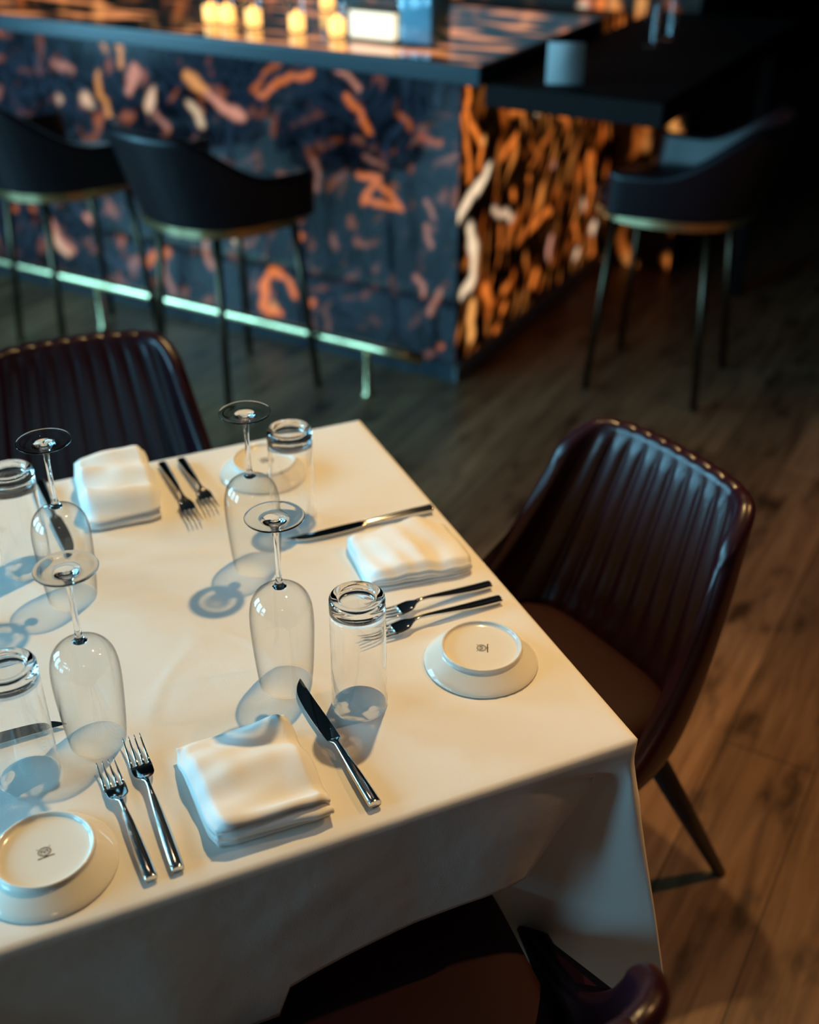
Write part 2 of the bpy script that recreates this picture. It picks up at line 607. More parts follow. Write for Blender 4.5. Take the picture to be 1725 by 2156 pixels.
    for f in [1 - q / 40 for q in range(1, 40)]:
        ring = []
        for v in rings[-1]:
            x = cxm + (v.co.x - cxm) * f
            y = cym + (v.co.y - cym) * f
            z = TZ + 0.0011 * noise.noise(Vector((x * 6, y * 6, 3))) * min(1, (1 - f) * 6)
            z += 0.0016 * max(0, 1 - abs(noise.noise(Vector((x * 5 + 7, y * 5, 1)))) * 14) * min(1, (1 - f) * 6) * 0.6
            ring.append(bm.verts.new((x, y, z)))
        for i in range(N):
            j = (i + 1) % N
            bm.faces.new((prev[i], prev[j], ring[j], ring[i]))
        prev = ring
    bm.faces.new(prev)
    bmesh.ops.recalc_face_normals(bm, faces=bm.faces)
    return bm


cl = obj('tablecloth', cloth(), M_CLOTH)
cl.location = TO
cl.rotation_euler = (0, 0, PHI)
md = cl.modifiers.new('hem', 'SOLIDIFY')
md.thickness = 0.0012
md.offset = -1
tag(cl, 'white linen tablecloth covering the laid table with its corner hanging low', 'tablecloth')


# ------------------------------------------------------------------ dining chairs
def shell_bm(zb, ztop, hw0, hw1, yb0, yb1, yf0, yf1, th, ribs=0, ribamp=0.0, nu=168, kpow=3.2, corner=0.0, arm=0.0, arm0=0.4, arm1=0.8, bow=0.0, yp=0.8):
    """upholstered shell: a U-shaped plan whose width, depth and wing reach change with height"""
    bm = bmesh.new()
    secs = []
    NV = 26

    def plan(u, z):
        v = (z - zb) / (ztop - zb)
        hw = hw0 + (hw1 - hw0) * v
        yb = yb0 + (yb1 - yb0) * v
        yf = yf0 + (yf1 - yf0) * (v ** yp if v > 0 else 0)
        return Vector((hw * u * (1.5 - 0.5 * u * u), yb + (yf - yb) * (abs(u) ** kpow + bow * u * u), z))

    def height(u):
        a = abs(u)
        h = ztop
        if corner:
            c = max(0.0, (a - 0.70) / 0.30)
            h -= corner * (1 - math.sqrt(max(0.0, 1 - c * c)))
        h -= 0.010 * a * a
        h -= arm * sm(arm0, arm1, a)
        return h
    for i in range(nu + 1):
        u = math.sin((-1 + 2 * i / nu) * math.pi / 2 * 0.97) / math.sin(math.pi / 2 * 0.97)
        u = 0.6 * u + 0.4 * (-1 + 2 * i / nu)
        H = height(u)
        thu = th * math.sqrt(max(0.02, 1 - (max(0, abs(u) - 0.95) / 0.05) ** 2))
        X = u * (1.5 - 0.5 * u * u)
        loop = []

        def nrm(z):
            e = 0.004
            t = plan(min(1, u + e), z) - plan(max(-1, u - e), z)
            return Vector((t.y, -t.x, 0)).normalized()
        rp = abs(math.sin(X * math.pi * ribs / 2)) ** 0.7 if ribs else 1
        win = sm(0.93, 0.84, abs(X)) if ribs else 0
        top = H - thu / 2
        for k in range(NV + 1):
            z = zb + (top - zb) * k / NV
            loop.append(plan(u, z) + nrm(z) * (thu / 2))
        for k in range(1, 8):
            a = math.pi * k / 8
            c = plan(u, top)
            rr = thu / 2 + 0.003 * (rp - 0.7) * win
            loop.append(c + nrm(top) * (math.cos(a) * thu / 2) + Vector((0, 0, math.sin(a) * rr)))
        for k in range(NV, -1, -1):
            z = zb + (top - zb) * k / NV
            fade = sm(0, 0.12, k / NV) * sm(1.0, 0.95, k / NV)
            loop.append(plan(u, z) - nrm(z) * (thu / 2 + ribamp * (rp - 0.5) * win * fade))
        secs.append([bm.verts.new(p) for p in loop])
    m = len(secs[0])
    for i in range(nu):
        a, b_ = secs[i], secs[i + 1]
        for k in range(m):
            j = (k + 1) % m
            bm.faces.new((a[k], a[j], b_[j], b_[k]))
    bm.faces.new(list(reversed(secs[0])))
    bm.faces.new(secs[-1])
    bmesh.ops.recalc_face_normals(bm, faces=bm.faces)
    return bm


def pad_bm(hw, y0, y1, z0, z1, ex=0.45, dome=0.012, n=72):
    "upholstered seat cushion"
    bm = bmesh.new()
    cy, hy = (y0 + y1) / 2, (y1 - y0) / 2
    prof = [(0.0, 0.0), (0.90, 0.0), (0.97, 0.12), (1.0, 0.35), (1.0, 0.65), (0.975, 0.86), (0.92, 0.97), (0.84, 1.0), (0.6, 1.0), (0.3, 1.0), (0.0, 1.0)]
    rings = []
    for f, h in prof:
        z = z0 + (z1 - z0) * h + (dome * (1 - f * f) if h >= 0.99 else 0)
        if f == 0:
            rings.append([bm.verts.new((0, cy, z))])
            continue
        ring = []
        for i in range(n):
            a = 2 * math.pi * i / n
            x = hw * f * math.copysign(abs(math.cos(a)) ** ex, math.cos(a))
            y = cy + hy * f * math.copysign(abs(math.sin(a)) ** ex, math.sin(a))
            ring.append(bm.verts.new((x, y, z)))
        rings.append(ring)
    for a, b_ in zip(rings[:-1], rings[1:]):
        for i in range(n):
            j = (i + 1) % n
            if len(a) == 1:
                bm.faces.new((a[0], b_[j], b_[i]))
            elif len(b_) == 1:
                bm.faces.new((a[i], a[j], b_[0]))
            else:
                bm.faces.new((a[i], a[j], b_[j], b_[i]))
    bmesh.ops.recalc_face_normals(bm, faces=bm.faces)
    return bm


def make_chair(label):
    t = thing('dining_chair', label, 'chair', group='burgundy dining chairs around the table')
    obj('backrest', shell_bm(0.385, 0.795, 0.245, 0.178, -0.215, -0.335, 0.17, -0.265, 0.032, 11, 0.008, corner=0.075, bow=0.12, yp=0.34), M_LEATHER, t)
    obj('seat', pad_bm(0.202, -0.215, 0.225, 0.385, 0.455), M_SEAT, t)
    bm = bmesh.new(); box(bm, -0.17, 0.17, -0.16, 0.17, 0.345, 0.387, 0.006); obj('seat_frame', bm, M_LEG, t)
    for sx in (-1, 1):
        for sy in (-1, 1):
            bm = bmesh.new()
            a = Vector((sx * 0.15, sy * 0.14 if sy > 0 else -0.15, 0.385))
            b_ = Vector((sx * 0.225, 0.205 if sy > 0 else -0.335, 0.0))
            tube(bm, [a, a.lerp(b_, 0.5), b_], [0.021, 0.017, 0.0105], 14)
            obj('leg', bm, M_LEG, t)
    return t


CHR = make_chair('burgundy ribbed leather chair at the right end of the table, its back fully seen')
CHR.location = TL(0.085, 0.445, 0)
CHR.rotation_euler = (0, 0, PHI + R(90 + 10.5))
dup(CHR, TL(-0.34, -0.005, 0), PHI + R(-4), 'burgundy ribbed leather chair at the near side, cut off by the bottom edge')
dup(CHR, TL(-0.435, 1.035, 0), PHI + R(178), 'burgundy ribbed leather chair across the table, in front of the bar stools')


# ------------------------------------------------------------------ bar
BO = Vector((0.152, 3.565, 0))
BA = Vector((0.873, -0.488, 0)).normalized()      # along the front, towards the right
BN = Vector((0.488, 0.873, 0)).normalized()       # away from the camera
BANG = math.atan2(BA.y, BA.x)
BH = 0.99
FL, FR = 4.0, 1.85                                # length of front and side faces


def incl(segs, S_, Z_, seed, amb):
    "rgb of the amber inclusions on a grid of s (along) and z"
    out = np.zeros(S_.shape + (3,))
    # ragged outlines: warp the lookup with a few sine octaves
    S0, Z0 = S_, Z_
    for fq, am, ph in ((31, .0060, .3), (57, .0040, 1.7), (103, .0024, 2.9)):
        S_ = S_ + am * np.sin(Z0 * fq + S0 * fq * .6 + ph + seed)
        Z_ = Z_ + am * np.sin(S0 * fq * 1.1 - Z0 * fq * .5 + ph * 2 + seed)
    for pts, r, c, pw in segs:
        d = np.full(S_.shape, 9.0)
        for (a, b_) in zip(pts[:-1], pts[1:]) if len(pts) > 1 else [(pts[0], pts[0])]:
            ax, az = a
            dx, dz = b_[0] - ax, b_[1] - az
            L2 = dx * dx + dz * dz + 1e-9
            t = np.clip(((S_ - ax) * dx + (Z_ - az) * dz) / L2, 0, 1)
            d = np.minimum(d, np.hypot(S_ - ax - t * dx, Z_ - az - t * dz))
        k = np.clip(1.45 - 0.85 * d / r, 0, 1)
        k = k * k * (3 - 2 * k)
        out = np.maximum(out, k[..., None] * np.array(c) * pw)
    fs, fz, lo, hi, pw0 = amb['f']
    ca_, cb_ = np.array(amb['cols'][0]), np.array(amb['cols'][1])
    nn = noise.noise
    for i in range(S0.shape[0]):
        for j in range(S0.shape[1]):
            a, z = float(S0[i, j]), float(Z0[i, j])
            wx = 0.10 * nn(Vector((a * 4 + seed, z * 4, 1)))
            wz = 0.10 * nn(Vector((a * 4, z * 4 + seed, 7)))
            f = nn(Vector(((a + wx) * fs + (z + wz) * amb['lean'], (z + wz) * fz, seed)))
            f += 0.45 * nn(Vector(((a + wx) * fs * 2.3 + z * amb['lean'] * 2, (z + wz) * fz * 2.1, seed + 3)))
            if f <= lo:
                continue
            k = sm(lo, hi, f) * pw0 * (0.35 + 1.3 * max(0, 0.5 + nn(Vector((a * 3.1, z * 3.1, seed + 9)))))
            m_ = sm(-0.3, 0.4, nn(Vector((a * 7, z * 7, seed + 20))))
            out[i, j] = np.maximum(out[i, j], (ca_ * (1 - m_) + cb_ * m_) * k)
    return out


GOLD = (1.0, 0.42, 0.11); CREAM = (1.0, 0.66, 0.42); ORNG = (1.0, 0.24, 0.035); PINK = (0.85, 0.36, 0.24); WHT = (1.0, 0.74, 0.48)
front_px = [
    ([(214, 67), (246, 72), (250, 100), (258, 136)], 9, GOLD, .8), ([(208, 86), (222, 108)], 9, GOLD, .6),
    ([(205, 150), (214, 200), (232, 252)], 9, GOLD, .75), ([(185, 213)], 18, CREAM, .9), ([(125, 212)], 12, CREAM, .6),
    ([(287, 140), (268, 190)], 12, PINK, .8), ([(320, 195), (313, 225)], 12, CREAM, .9), ([(328, 232), (350, 268)], 8, PINK, .5),
    ([(395, 160), (432, 195)], 13, GOLD, .85), ([(440, 205), (510, 245)], 13, PINK, .9), ([(400, 220), (425, 258)], 11, WHT, .8),
    ([(115, 130), (150, 150)], 9, PINK, .5), ([(545, 200), (600, 170), (655, 152)], 8, ORNG, .7), ([(535, 192), (556, 152), (600, 127), (665, 122)], 7, ORNG, .45),
    ([(700, 135), (755, 180)], 8, PINK, .7), ([(728, 203), (760, 235), (775, 275)], 9, ORNG, .7), ([(588, 120)], 10, CREAM, .6), ([(618, 115)], 8, CREAM, .6),
    ([(760, 375), (795, 375), (765, 425), (850, 438), (800, 392)], 8, ORNG, .75), ([(503, 508)], 15, WHT, .8), ([(840, 430)], 11, ORNG, .7),
    ([(572, 572), (560, 600), (552, 648), (585, 655)], 11, ORNG, 1.0), ([(572, 570), (608, 592), (618, 625)], 10, ORNG, .9), ([(575, 645)], 14, GOLD, .8),
    ([(690, 722), (712, 732)], 13, PINK, .8), ([(300, 552), (350, 530)], 10, ORNG, .7), ([(110, 470), (125, 505), (145, 520)], 13, PINK, .7),
    ([(186, 455)], 13, PINK, .8), ([(33, 438)], 10, ORNG, .6), ([(70, 440)], 8, ORNG, .5), ([(113, 500), (135, 528)], 13, CREAM, .8),
    ([(655, 635)], 10, ORNG, .7), ([(632, 500)], 9, ORNG, .6), ([(630, 465)], 9, ORNG, .5), ([(345, 560), (365, 620)], 9, PINK, .4),
    ([(430, 500), (445, 560)], 10, PINK, .5), ([(890, 285), (925, 300)], 7, ORNG, .4), ([(905, 150), (945, 152)], 5, ORNG, .6), ([(840, 240), (865, 270)], 7, ORNG, .35),
    ([(660, 340), (672, 400)], 8, PINK, .3), ([(895, 480), (905, 520)], 7, PINK, .45), ([(880, 585), (890, 620)], 8, PINK, .5), ([(925, 610), (905, 660)], 8, PINK, .45),
    ([(925, 730)], 9, ORNG, .5), ([(0, 60), (0, 70)], 8, ORNG, .5), ([(905, 425), (910, 460)], 7, PINK, .4), ([(770, 330), (810, 350)], 6, PINK, .3),
]
right_px = [
    ([(985, 165), (986, 235), (1000, 275), (1014, 308), (1008, 355)], 9, ORNG, 1.0), ([(976, 250), (986, 330), (990, 380)], 9, ORNG, .8), ([(1018, 300)], 12, GOLD, .9),
    ([(1028, 352), (1010, 390), (978, 435), (965, 462)], 12, WHT, 1.1), ([(990, 482), (1001, 540), (991, 600), (976, 612)], 15, WHT, 1.0), ([(995, 645), (990, 705)], 16, GOLD, 1.0),
    ([(1016, 735), (1006, 768)], 11, ORNG, .8), ([(1045, 690), (1046, 720)], 8, ORNG, .7), ([(1060, 652)], 12, ORNG, .9), ([(1058, 612), (1072, 600)], 10, ORNG, .7),
    ([(1018, 600), (1030, 640)], 10, ORNG, .8), ([(1030, 190)], 9, ORNG, .6), ([(1110, 218), (1075, 240)], 8, ORNG, .7), ([(1134, 226)], 12, WHT, .8),
    ([(1087, 280), (1060, 330)], 8, ORNG, .8), ([(1165, 270), (1120, 345)], 7, ORNG, .35), ([(1168, 225), (1195, 260)], 9, ORNG, .6), ([(1115, 372)], 9, ORNG, .6),
    ([(1165, 350)], 9, PINK, .6), ([(1080, 412)], 11, ORNG, .8), ([(1042, 440), (1080, 458)], 8, CREAM, .7), ([(1132, 420), (1118, 480), (1158, 442)], 8, ORNG, .7),
    ([(1104, 490), (1090, 512)], 10, ORNG, .5), ([(1240, 330), (1246, 400), (1235, 440)], 10, ORNG, .7), ([(1250, 478)], 14, CREAM, .9), ([(1214, 532)], 13, CREAM, .8),
    ([(1160, 505), (1156, 540)], 10, PINK, .7), ([(1130, 570), (1120, 600)], 9, ORNG, .8), ([(1292, 498)], 12, ORNG, .9), ([(1308, 405), (1318, 440)], 10, ORNG, .7),
    ([(1270, 232)], 9, ORNG, .5), ([(1210, 475), (1215, 500)], 9, ORNG, .6), ([(1248, 500), (1246, 545)], 9, ORNG, .6), ([(1228, 430)], 10, CREAM, .6),
    ([(1052, 480), (1052, 520)], 8, ORNG, .5), ([(1135, 340), (1118, 300)], 6, ORNG, .3),
]


def face_panel(name, org, along, normal, length, px, sign, matl, parent, amb, res=0.009):
    ns, nz_ = int(length / res), int(BH / res)
    s = np.linspace(0, length, ns); z = np.linspace(0.0, BH, nz_)
    S_, Z_ = np.meshgrid(s, z, indexing='ij')
    segs = []
    for pts, r, c, pw in px:
        q = []
        for p in pts:
            v = PV(p[0], p[1], org, normal)
            q.append(((v - org).dot(along) * 1.0, v.z))
        v = PV(pts[0][0], pts[0][1], org, normal)
        dep = v.y * math.cos(TH) - (v.z - CZ) * math.sin(TH)
        segs.append((q, (0.78 if sign < 0 else 0.9) * r * dep / FPX, c, pw * (0.85 if sign < 0 else 1.0)))
    col = incl(segs, S_, Z_, 5 if sign > 0 else 9, amb)
    me = bpy.data.meshes.new(name)
    X = org.x + along.x * S_; Y = org.y + along.y * S_
    co = np.stack([X, Y, Z_], -1).reshape(-1, 3)
    idx = np.arange(ns * nz_).reshape(ns, nz_)
    f = np.stack([idx[:-1, :-1], idx[1:, :-1], idx[1:, 1:], idx[:-1, 1:]], -1).reshape(-1, 4)
    if sign < 0:
        f = f[:, ::-1]
    me.from_pydata(co.tolist(), [], f.tolist())
    ca = me.color_attributes.new('inclusion_and_sheen', 'FLOAT_COLOR', 'POINT')
    rgba = np.ones((ns * nz_, 4), dtype=np.float32)
    rgba[:, :3] = col.reshape(-1, 3)
    ca.data.foreach_set('color', rgba.ravel())
    me.materials.append(matl)
    o = bpy.data.objects.new(name, me)
    COL.objects.link(o)
    o.parent = parent
    return o


bar = thing('bar_counter', 'long bar counter faced in dark polished stone with glowing amber inclusions', 'bar counter')
bm = bmesh.new()
Mb = Matrix.Translation(BO) @ Matrix.Rotation(BANG, 4, 'Z')
box(bm, -FL, -0.012, 0.012, FR, 0.0, BH - 0.005); bm.transform(Mb); obj('carcass', bm, M_DARK, bar, smooth=False)
pf = face_panel('front_panel', BO, -BA, BN, FL, front_px, -1, M_STONE_F, bar,
           dict(f=(15, 12, 0.18, 0.62, 0.17), lean=6, cols=[ORNG, PINK]))
pf['label'] = 'dark blue front face with scattered amber patches'
pr = face_panel('side_panel', BO, BN, BA, FR, right_px, 1, M_STONE_R, bar,
           dict(f=(24, 8, 0.10, 0.55, 0.50), lean=-6, cols=[(0.85, 0.17, 0.02), (1.0, 0.32, 0.06)]))
pr['label'] = 'side face glowing orange through the stone'
# counter slab
slab = bmesh.new(); box(slab, -FL, 0.13, -0.14, 0.80, BH, BH + 0.055, 0.006); slab.transform(Mb); so = obj('counter_slab', slab, M_SLABEDGE, bar, smooth=False)
top = bmesh.new()
lay_ = top.verts.layers.float_color.new('inclusion_and_sheen')
ns, nn_ = 220, 60
vv = [[top.verts.new(Mb @ Vector((-FL + 0.01 + (FL + 0.11) * i / ns, -0.13 + 0.92 * j / nn_, BH + 0.0565))) for j in range(nn_ + 1)] for i in range(ns + 1)]
for i in range(ns):
    for j in range(nn_):
        top.faces.new((vv[i][j], vv[i + 1][j], vv[i + 1][j + 1], vv[i][j + 1]))
for i in range(ns + 1):
    for j in range(nn_ + 1):
        v = vv[i][j]
        q = Mb.inverted() @ v.co
        a = noise.noise(Vector((q.x * 3.2, q.y * 13, 2.2))) + 0.5 * noise.noise(Vector((q.x * 8, q.y * 22, 5)))
        k = sm(0.12, 0.5, a)
        v[lay_] = (k * 0.75, k * 0.26, k * 0.09, 1)  # emissive streaks paint the orange reflections on the counter top
to = obj('counter_surface', top, M_COUNTER, bar)
# plinth
bm = bmesh.new(); box(bm, -FL, 0.012, -0.014, -0.002, 0.0, 0.055); bm.transform(Mb); obj('plinth', bm, M_SLABEDGE, bar, smooth=False)
bm = bmesh.new(); box(bm, 0.002, 0.014, -0.014, FR, 0.0, 0.055); bm.transform(Mb); pl = obj('plinth', bm, M_PLINTH, bar, smooth=False)
pl['label'] = 'steel plinth strip along the amber side'

# foot rail (its own thing, fixed to the floor before the bar)
rail = thing('foot_rail', 'brass foot rail running along the floor in front of the bar', 'foot rail')
bm = bmesh.new()
RY_ = -0.235
tube(bm, [Mb @ Vector((x, RY_, 0.17)) for x in np.linspace(-FL, 0.0, 24)], 0.019, 16)
obj('tube', bm, M_BRASS, rail)
for x in (-0.20, -1.35, -2.5, -3.6):
    bm = bmesh.new()
    tube(bm, [Mb @ Vector((x, RY_, 0.0)), Mb @ Vector((x, RY_, 0.008)), Mb @ Vector((x, RY_, 0.16))], [0.03, 0.012, 0.011], 14)
    obj('post', bm, M_BRASS, rail)

# dark side ledge to the right of the bar with a white card on it
ledge = thing('side_ledge', 'black wooden high ledge joined to the right end of the bar', 'ledge')
bm = bmesh.new(); box(bm, 0.135, 0.66, -0.12, 1.35, 0.935, 1.0, 0.006); bm.transform(Mb); obj('ledge_top', bm, M_DARKWOOD, ledge, smooth=False)
bm = bmesh.new(); box(bm, 0.58, 0.63, 1.22, 1.27, 0.0, 0.935, 0.004); bm.transform(Mb); obj('leg', bm, M_DARKWOOD, ledge, smooth=False)
cardc = Vector((0.437, 3.345, 1.0))
bm = bmesh.new()
for s in (-1, 1):
    v = [bm.verts.new(p) for p in ((-0.052, 0.034 * s, 0), (0.052, 0.034 * s, 0), (0.052, 0, 0.105), (-0.052, 0, 0.105))]
    bm.faces.new(v)
bmesh.ops.remove_doubles(bm, verts=bm.verts, dist=1e-5)
cd = obj('tent_card', bm, M_PAPER)
cd.location = cardc + Vector((0.0, 0.06, 0.001)); cd.rotation_euler = (0, 0, BANG + R(22))
mdd = cd.modifiers.new('thick', 'SOLIDIFY'); mdd.thickness = 0.001
tag(cd, 'small white folded card standing on the black ledge', 'card')

# candles on the counter
CZC = BH + 0.0575


def make_candle(label):
    t = thing('candle_holder', label, 'candle', group='amber candle glasses along the bar top')
    bm = bmesh.new(); lathe(bm, [(0.0, 0.003), (0.030, 0.003), (0.032, 0.008), (0.034, 0.10)], 32); obj('cup', bm, M_THIN, t)
    bm = bmesh.new(); lathe(bm, [(0.0, 0.005), (0.025, 0.005), (0.025, 0.050), (0.021, 0.052), (0.0, 0.050)], 28); obj('wax', bm, M_WAX, t)
    bm = bmesh.new(); lathe(bm, [(0.0, 0.049), (0.004, 0.052), (0.005, 0.056), (0.003, 0.062), (0.0, 0.067)], 16); obj('flame', bm, M_FLAME, t)
    return t


cpx = [(446, 56, 'leftmost candle glass on the bar, one of a close pair'), (480, 58, 'candle glass on the bar close to the right of the leftmost one'),
       (535, 65, 'single candle glass standing third from the left on the bar'), (626, 76, 'single candle glass fourth from the left, between two gaps'),
       (710, 85, 'candle glass on the bar nearest to the added cream glowbox'), (690, 30, 'candle glass set farther back on the bar, behind its neighbour')]
cand0 = None
for px, py, lb in cpx:
    x, y = P(px, py - 9, CZC)
    if cand0 is None:
        cand0 = make_candle(lb)
        cand0.location = (x, y, CZC)
    else:
        dup(cand0, (x, y, CZC), 0, lb)

# added cream lantern for a bright counter reflection, then pale blue glass jug
lt = thing('glowbox', 'square lantern standing in for a bright reflection on the bar beside the candles', 'glowbox', (*P(800, 82, CZC), CZC), BANG)
bm = bmesh.new(); box(bm, -0.078, 0.078, -0.05, 0.05, 0.008, 0.085, 0.004); obj('lit_panel', bm, M_REFLGLOW, lt, smooth=False)  # glowing body of the added glowbox, imitates the counter reflection
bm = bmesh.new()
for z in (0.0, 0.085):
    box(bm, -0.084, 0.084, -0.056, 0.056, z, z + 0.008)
obj('frame', bm, M_DARKBRASS, lt, smooth=False)  # frame of the added glowbox
jg = thing('glass_jug', 'tall pale blue glass jug standing on the bar near its right corner', 'jug', (*P(893, 92, CZC), CZC), BANG)
bm = bmesh.new(); box(bm, -0.062, 0.062, -0.062, 0.062, 0.0, 0.21, 0.01); obj('body', bm, M_JUG, jg)
M_WATER_SHEEN, _, _ = mat('window_sheen_water', (0.62, 0.80, 0.88), 0.4)  # pale colour stands in for a window reflecting in the jug
bm = bmesh.new(); box(bm, -0.054, 0.054, -0.054, 0.054, 0.006, 0.16, 0.008); wt_ = obj('water', bm, M_WATER_SHEEN, jg); wt_['label'] = 'water in the jug, coloured pale blue for a window reflection'

# back bar wall of the same lit stone, behind the counter on the right
bb = thing('back_bar', 'tall back bar cabinet of glowing amber stone behind the counter', 'cabinet')
bo2 = BO + BA * -0.1 + BN * 1.35
bm = bmesh.new(); box(bm, -3.3, 0.30, 1.36, 1.70, 0.0, 1.75); bm.transform(Mb); obj('carcass', bm, M_DARK, bb, smooth=False)
BHs = BH
BH = 1.75
face_panel('lit_panel', BO + BA * 0.30 + BN * 1.35, -BA, BN, 3.5, [([(1232, 10), (1225, 25)], 12, WHT, .8), ([(1268, 0), (1266, 25), (1265, 50)], 12, ORNG, 1.2), ([(1232, 0), (1240, 10)], 12, ORNG, .8)], -1, M_STONE_R, bb,
           dict(f=(12, 5, 0.10, 0.5, 0.7), lean=-3, cols=[ORNG, GOLD]), res=0.014)
BH = BHs

# drinking glasses on the ledge
def make_ledge_glass(label):
    t = thing('drinking_glass', label, 'glass', group='drinking glasses on the black ledge')
    bm = bmesh.new(); lathe(bm, [(0.0, 0.004), (0.028, 0.004), (0.031, 0.012), (0.035, 0.12)], 28); obj('bowl', bm, M_THIN, t)
    return t


lg = make_ledge_glass('clear drinking glass on the black ledge, left of the pair')
lx, ly = P(1375, 75, 1.0)
lg.location = (*P(1365, 100, 1.0), 1.001)
dup(lg, (*P(1400, 85, 1.0), 1.001), 0, 'clear drinking glass on the black ledge, right of the pair')


# ------------------------------------------------------------------ bar stools
def make_stool(label):
    t = thing('bar_stool', label, 'bar stool', group='black leather bar stools by the bar')
    zs = 0.618
    obj('backrest', shell_bm(zs, 0.895, 0.245, 0.285, -0.235, -0.32, 0.15, 0.13, 0.036, nu=110, kpow=2.4, arm=0.135, arm0=0.40, arm1=0.85), M_STOOL, t)
    obj('seat', pad_bm(0.225, -0.215, 0.235, zs, zs + 0.045, ex=0.75), M_STOOL, t)
    bm = bmesh.new()
    prof = [(0.985, -0.026), (1.03, -0.026), (1.03, 0.0), (0.985, 0.0)]
    rings = []
    n = 72
    for f, dz in prof:
        rings.append([bm.verts.new((0.24 * f * math.copysign(abs(math.cos(2 * math.pi * i / n)) ** .85, math.cos(2 * math.pi * i / n)), 0.24 * f * math.copysign(abs(math.sin(2 * math.pi * i / n)) ** .85, math.sin(2 * math.pi * i / n)), zs + dz)) for i in range(n)])
    for k in range(4):
        a, b_ = rings[k], rings[(k + 1) % 4]
        for i in range(n):
            j = (i + 1) % n
            bm.faces.new((a[i], a[j], b_[j], b_[i]))
    bmesh.ops.recalc_face_normals(bm, faces=bm.faces)
    obj('brass_ring', bm, M_BRASS, t, autosmooth=R(30))
    bm = bmesh.new(); lathe(bm, [(0.0, zs - 0.02), (0.18, zs - 0.02), (0.18, zs), (0.0, zs)], 40); obj('seat_base', bm, M_DARK, t)
    for sx, sy in ((-1, -1), (1, -1), (1, 1), (-1, 1)):
        bm = bmesh.new()
        a = Vector((sx * 0.145, sy * 0.145, zs - 0.02)); b_ = Vector((sx * 0.185, sy * 0.185, 0.0))
        tube(bm, [a, b_], [0.013, 0.011], 14)
        obj('leg', bm, M_DARKBRASS, t)
    return t


STL = make_stool('black leather bar stool with brass ring, wholly seen in front of the bar')
s1c = Vector((-0.568, 3.52, 0))
STL.location = s1c
# front (+Y local) towards the bar's right corner
STL.rotation_euler = (0, 0, BANG - R(16))
dup(STL, s1c - BA * 0.68 + BN * 0.02, BANG - R(20), 'black leather bar stool at the left edge, only partly in view')
s3 = P(1420, 412, 0.64)
dup(STL, (s3[0] + 0.02, s3[1] + 0.05, 0), BANG + R(90) + R(2), 'black leather bar stool in the dark beside the amber side of the bar')


# ------------------------------------------------------------------ glassware (all stand upside down)
def make_wineglass(label):
    t = thing('wine_glass', label, 'wine glass', group='upturned wine glasses on the table')
    bowl = [(0.0330, 0.0008), (0.0345, 0.015), (0.0362, 0.035), (0.0378, 0.060), (0.0388, 0.082), (0.0390, 0.098), (0.0382, 0.112), (0.0355, 0.125), (0.0305, 0.1345), (0.0235, 0.1405), (0.0150, 0.1435), (0.0085, 0.1450)]
    pts = catmull([Vector((a, b_, 0)) for a, b_ in bowl], 56)
    th_ = 0.0008
    nin = []
    for i, p in enumerate(pts):
        d = (pts[min(i + 1, len(pts) - 1)] - pts[max(i - 1, 0)]).normalized()
        nin.append((p.x - d.y * th_, p.y + d.x * th_) if True else None)
    nin = [(max(0.0, x), z) for x, z in nin]
    outer = [(p.x, p.y) for p in pts] + [(0.0, 0.1455)]
    inner = nin[:-3] + [(0.0, nin[-3][1] + 0.0008)]
    bm = bmesh.new(); lathe(bm, outer + inner[::-1] + [(0.0326, 0.0004)], 96, closed=True)
    obj('bowl', bm, M_BOWL, t)
    rr = 0.0330
    ring = [(rr + 0.0006 * math.cos(q), 0.0010 + 0.0007 * math.sin(q)) for q in [i * math.pi / 4 for i in range(8)]]
    st = [(0.0, 0.1462), (0.0060, 0.1462), (0.0085, 0.1466), (0.0080, 0.1476), (0.0068, 0.1485), (0.0056, 0.1500), (0.0046, 0.1540), (0.0038, 0.1600), (0.0034, 0.170), (0.0032, 0.190), (0.0032, 0.205), (0.0035, 0.217), (0.0044, 0.226), (0.0062, 0.2320), (0.0095, 0.2368), (0.0150, 0.2402), (0.0230, 0.2423), (0.0320, 0.2435), (0.0342, 0.2439), (0.0347, 0.2444), (0.0342, 0.2450), (0.0300, 0.2449), (0.0230, 0.2440), (0.0150, 0.2424), (0.0080, 0.2410), (0.0040, 0.2406), (0.0, 0.2405)]
    k = next(i for i, p in enumerate(st) if p[1] > 0.225)
    bm = bmesh.new(); lathe(bm, [(p.x, p.y) for p in catmull([Vector((a_, b_, 0)) for a_, b_ in st], 110)], 72)
    so_ = obj('stem_and_foot', bm, M_CLEAR, t)
    for v in so_.data.vertices:
        if v.co.x ** 2 + v.co.y ** 2 < 1e-10:
            v.co.x = v.co.y = 0
    return t


